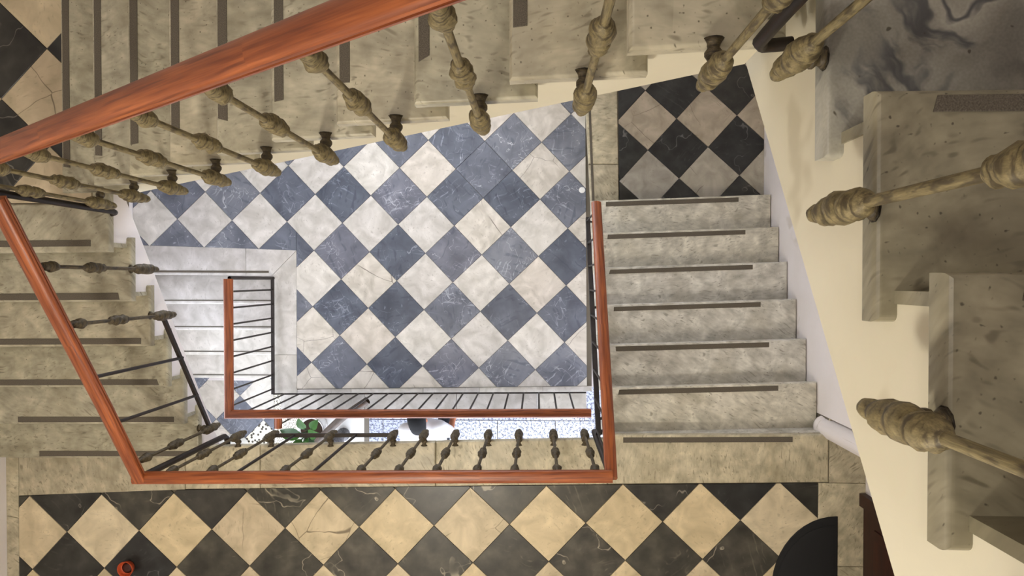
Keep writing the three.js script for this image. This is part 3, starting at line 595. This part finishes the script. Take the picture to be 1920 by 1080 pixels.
{
  const g = group('white_drum', { label: 'white round drum standing on the chequered low landing, under the newel hook', category: 'drum' });
  g.position.set(-3.06, yG, 1.72);
  mesh('body', lathe([[0.001, 0], [0.15, 0], [0.16, 0.02], [0.16, 0.4], [0.15, 0.42]], 28), Mat.white, g);
  mesh('lid', lathe([[0.165, 0.41], [0.165, 0.435], [0.15, 0.45], [0.001, 0.46]], 28), Mat.white, g);
}
// ------------------------------------------------------------------ person in the entrance hall
function field(caps, lo, hi, cell, blend = 0.03) {          // smooth union of tapered capsules -> geometry
  const span = Math.max(hi[0] - lo[0], hi[1] - lo[1], hi[2] - lo[2]), n = Math.ceil(span / cell) + 4, mc = new MarchingCubes(n, new THREE.MeshBasicMaterial(), false, false, 400000);
  const ln = (q) => q[1] > 0.95 ? [q[0], q[1] - 0.12 * (q[1] - 0.95), q[2] - 0.5 * (q[1] - 0.95)] : q, bent = caps.map(([a, b, ...rest]) => [ln(a), ln(b), ...rest]); // the upper body leans forward
  mc.isolation = 0; const st = 2 / n, c = [(lo[0] + hi[0]) / 2, (lo[1] + hi[1]) / 2, (lo[2] + hi[2]) / 2], sc = n * cell / 2;
  for (let k = 0; k < n; k++) for (let j = 0; j < n; j++) for (let i = 0; i < n; i++) {
    const p = [c[0] + (-1 + i * st) * sc, c[1] + (-1 + j * st) * sc, c[2] + (-1 + k * st) * sc]; let d = 9;
    for (const [a, b, ra, rb, sx = 1, sz = 1] of bent) {
      const q = [(p[0] - a[0]) / sx, p[1] - a[1], (p[2] - a[2]) / sz], v = [(b[0] - a[0]) / sx, b[1] - a[1], (b[2] - a[2]) / sz], L = v[0] * v[0] + v[1] * v[1] + v[2] * v[2] || 1e-9;
      const t = Math.min(1, Math.max(0, (q[0] * v[0] + q[1] * v[1] + q[2] * v[2]) / L)), e = Math.hypot(q[0] - t * v[0], q[1] - t * v[1], q[2] - t * v[2]) - (ra + (rb - ra) * t);
      const h = Math.max(0, blend - Math.abs(d - e)) / blend; d = Math.min(d, e) - h * h * blend * 0.25;
    }
    mc.field[i + j * n + k * n * n] = -d;
  }
  mc.update();
  const g = new THREE.BufferGeometry(), m = mc.count ?? mc.geometry.drawRange.count;
  const pos = new Float32Array(m * 3); for (let i = 0; i < m; i++) for (let a = 0; a < 3; a++) pos[i * 3 + a] = mc.positionArray[i * 3 + a] * sc + c[a];
  g.setAttribute('position', new THREE.BufferAttribute(pos, 3)); g.setAttribute('normal', new THREE.BufferAttribute(mc.normalArray.slice(0, m * 3), 3));
  return g;
}
{
  const g = group('person', { label: 'person with short black hair in a white shirt walking across the granite hall floor', category: 'person' });
  g.position.set(-1.13, 0, 1.72); g.rotation.y = 0.1; g.updateMatrixWorld(true);      // faces away from the street door, towards -z
  const skin = std({ color: 0xa86a4a, roughness: 0.6 }), shirt = std({ color: 0xf4f4f6, roughness: 0.9 }), cloth = std({ color: 0x22262e, roughness: 0.9 }), hairM = std({ color: 0x060608, roughness: 0.95 }), shoeM = std({ color: 0x1a1614, roughness: 0.6 });
  const sh = (s) => [s * 0.175, 1.40, 0], el = (s) => s > 0 ? [0.235, 1.13, -0.02] : [-0.225, 1.12, 0.02], wr = (s) => s > 0 ? [0.27, 1.02, -0.2] : [-0.25, 0.88, -0.06];
  const hip = (s) => [s * 0.095, 0.9, 0], kn = (s) => [s * 0.1, 0.49, s > 0 ? -0.12 : 0.03], an = (s) => [s * 0.1, 0.09, s > 0 ? -0.13 : 0.22];
  const caps = [[[0, 1.36, 0], [0, 1.0, 0], 0.12, 0.11, 1.25, 0.85], [[0, 0.98, 0], [0, 0.9, 0], 0.115, 0.12, 1.2, 0.9], [[0, 1.38, 0], [0, 1.53, -0.02], 0.055, 0.05], [[0, 1.6, -0.02], [0, 1.63, -0.01], 0.082, 0.085, 0.92, 1.12], [[0, 1.55, -0.06], [0, 1.57, -0.05], 0.048, 0.05], [[0, 1.59, -0.115], [0, 1.575, -0.125], 0.01, 0.013]];
  for (const s of [-1, 1]) { caps.push([sh(s), el(s), 0.052, 0.04], [el(s), wr(s), 0.04, 0.027], [hip(s), kn(s), 0.085, 0.058], [kn(s), an(s), 0.056, 0.036], [[s * 0.078, 1.6, -0.02], [s * 0.084, 1.58, -0.01], 0.014, 0.01]); 
    const w = wr(s), f = s > 0 ? [0, -0.25, -0.97] : [0, -0.97, -0.2]; // hand: palm, four fingers, thumb
    const add = (a, k) => [a[0] + f[0] * k, a[1] + f[1] * k, a[2] + f[2] * k];
    caps.push([w, add(w, 0.08), 0.026, 0.03, 1.1, 1]);
    for (let i = 0; i < 4; i++) { const o = (i - 1.5) * 0.019, b0 = add([w[0] + o, w[1], w[2]], 0.08), b1 = add([w[0] + o * 1.05, w[1] - 0.01, w[2]], 0.135 - Math.abs(i - 1.4) * 0.008), b2 = [b1[0], b1[1] - 0.03, b1[2] + 0.006]; caps.push([b0, b1, 0.0095, 0.0085], [b1, b2, 0.0085, 0.007]); }
    caps.push([add([w[0] - s * 0.02, w[1], w[2]], 0.03), add([w[0] - s * 0.045, w[1] - 0.012, w[2]], 0.085), 0.011, 0.009]); }
  mesh('body', field(caps, [-0.36, 0.02, -0.62], [0.36, 1.74, 0.34], 0.014, 0.025), skin, g);
  const shirtCaps = [[[0, 1.36, 0.005], [0, 0.96, 0.005], 0.14, 0.135, 1.28, 0.9], [[0, 1.4, 0], [0, 1.44, -0.005], 0.085, 0.07], ...[-1, 1].map((s) => [sh(s), el(s).map((v, i) => sh(s)[i] + (v - sh(s)[i]) * 0.85), 0.07, 0.066])];
  mesh('shirt', field(shirtCaps, [-0.38, 0.84, -0.42], [0.38, 1.52, 0.2], 0.016, 0.05), shirt, g);
  mesh('trousers', field([[[0, 0.96, 0], [0, 0.9, 0], 0.125, 0.13, 1.2, 0.9], ...[-1, 1].flatMap((s) => [[hip(s), kn(s), 0.098, 0.075], [kn(s), an(s), 0.074, 0.06]])], [-0.3, 0.03, -0.3], [0.3, 1.05, 0.34], 0.018, 0.04), cloth, g);
  mesh('hair', field([[[0, 1.635, 0.005], [0, 1.65, -0.015], 0.092, 0.094, 0.95, 1.16], [[0, 1.66, -0.06], [0, 1.67, -0.03], 0.055, 0.06, 1.2, 1], [[0, 1.57, 0.06], [0, 1.6, 0.06], 0.05, 0.06, 1.2, 1]], [-0.14, 1.4, -0.52], [0.14, 1.74, -0.14], 0.008, 0.03).translate(0, 0.012, 0.006), hairM, g);
  for (const s of [-1, 1]) mesh('shoe', field([[[s * 0.1, 0.05, an(s)[2] + 0.03], [s * 0.105, 0.04, an(s)[2] - 0.13], 0.05, 0.038]], [s * 0.1 - 0.1, -0.02, an(s)[2] - 0.25], [s * 0.1 + 0.1, 0.15, an(s)[2] + 0.15], 0.012, 0.02), shoeM, g);
  mesh('phone', new THREE.BoxGeometry(0.075, 0.012, 0.15).translate(0.285, 1.01, -0.335), hairM, null, { label: 'dark phone held in the right hand of the person in the hall', category: 'phone' }).applyMatrix4(g.matrixWorld);
}

// ------------------------------------------------------------------ lamps
function lamp(x, y, z, intensity, label) {
  const g = group('ceiling_lamp', { label, category: 'lamp' }); g.position.set(x, y, z);
  mesh('base', lathe([[0.001, 0], [0.15, 0], [0.16, -0.02], [0.15, -0.03], [0.001, -0.03]], 28), Mat.white, g);
  mesh('globe', new THREE.SphereGeometry(0.13, 24, 16).scale(1, 0.75, 1).translate(0, -0.1, 0), std({ color: 0xfff4e0, emissive: LAMP.color, emissiveIntensity: 3, roughness: 0.5 }), g);
  const p = new THREE.PointLight(LAMP.color, intensity, 0, 2); p.position.set(x, y - 0.34, z); p.castShadow = true; p.shadow.radius = 7; p.name = 'lamp_light'; scene.add(p);
}
lamp(-0.9, yE - 0.22, 2.0, LAMP.a, 'round warm ceiling lamp over the main landing');
lamp(-0.8, TOP, -0.4, LAMP.b, 'round warm ceiling lamp at the top of the stairwell');

renderer.render(scene, camera);
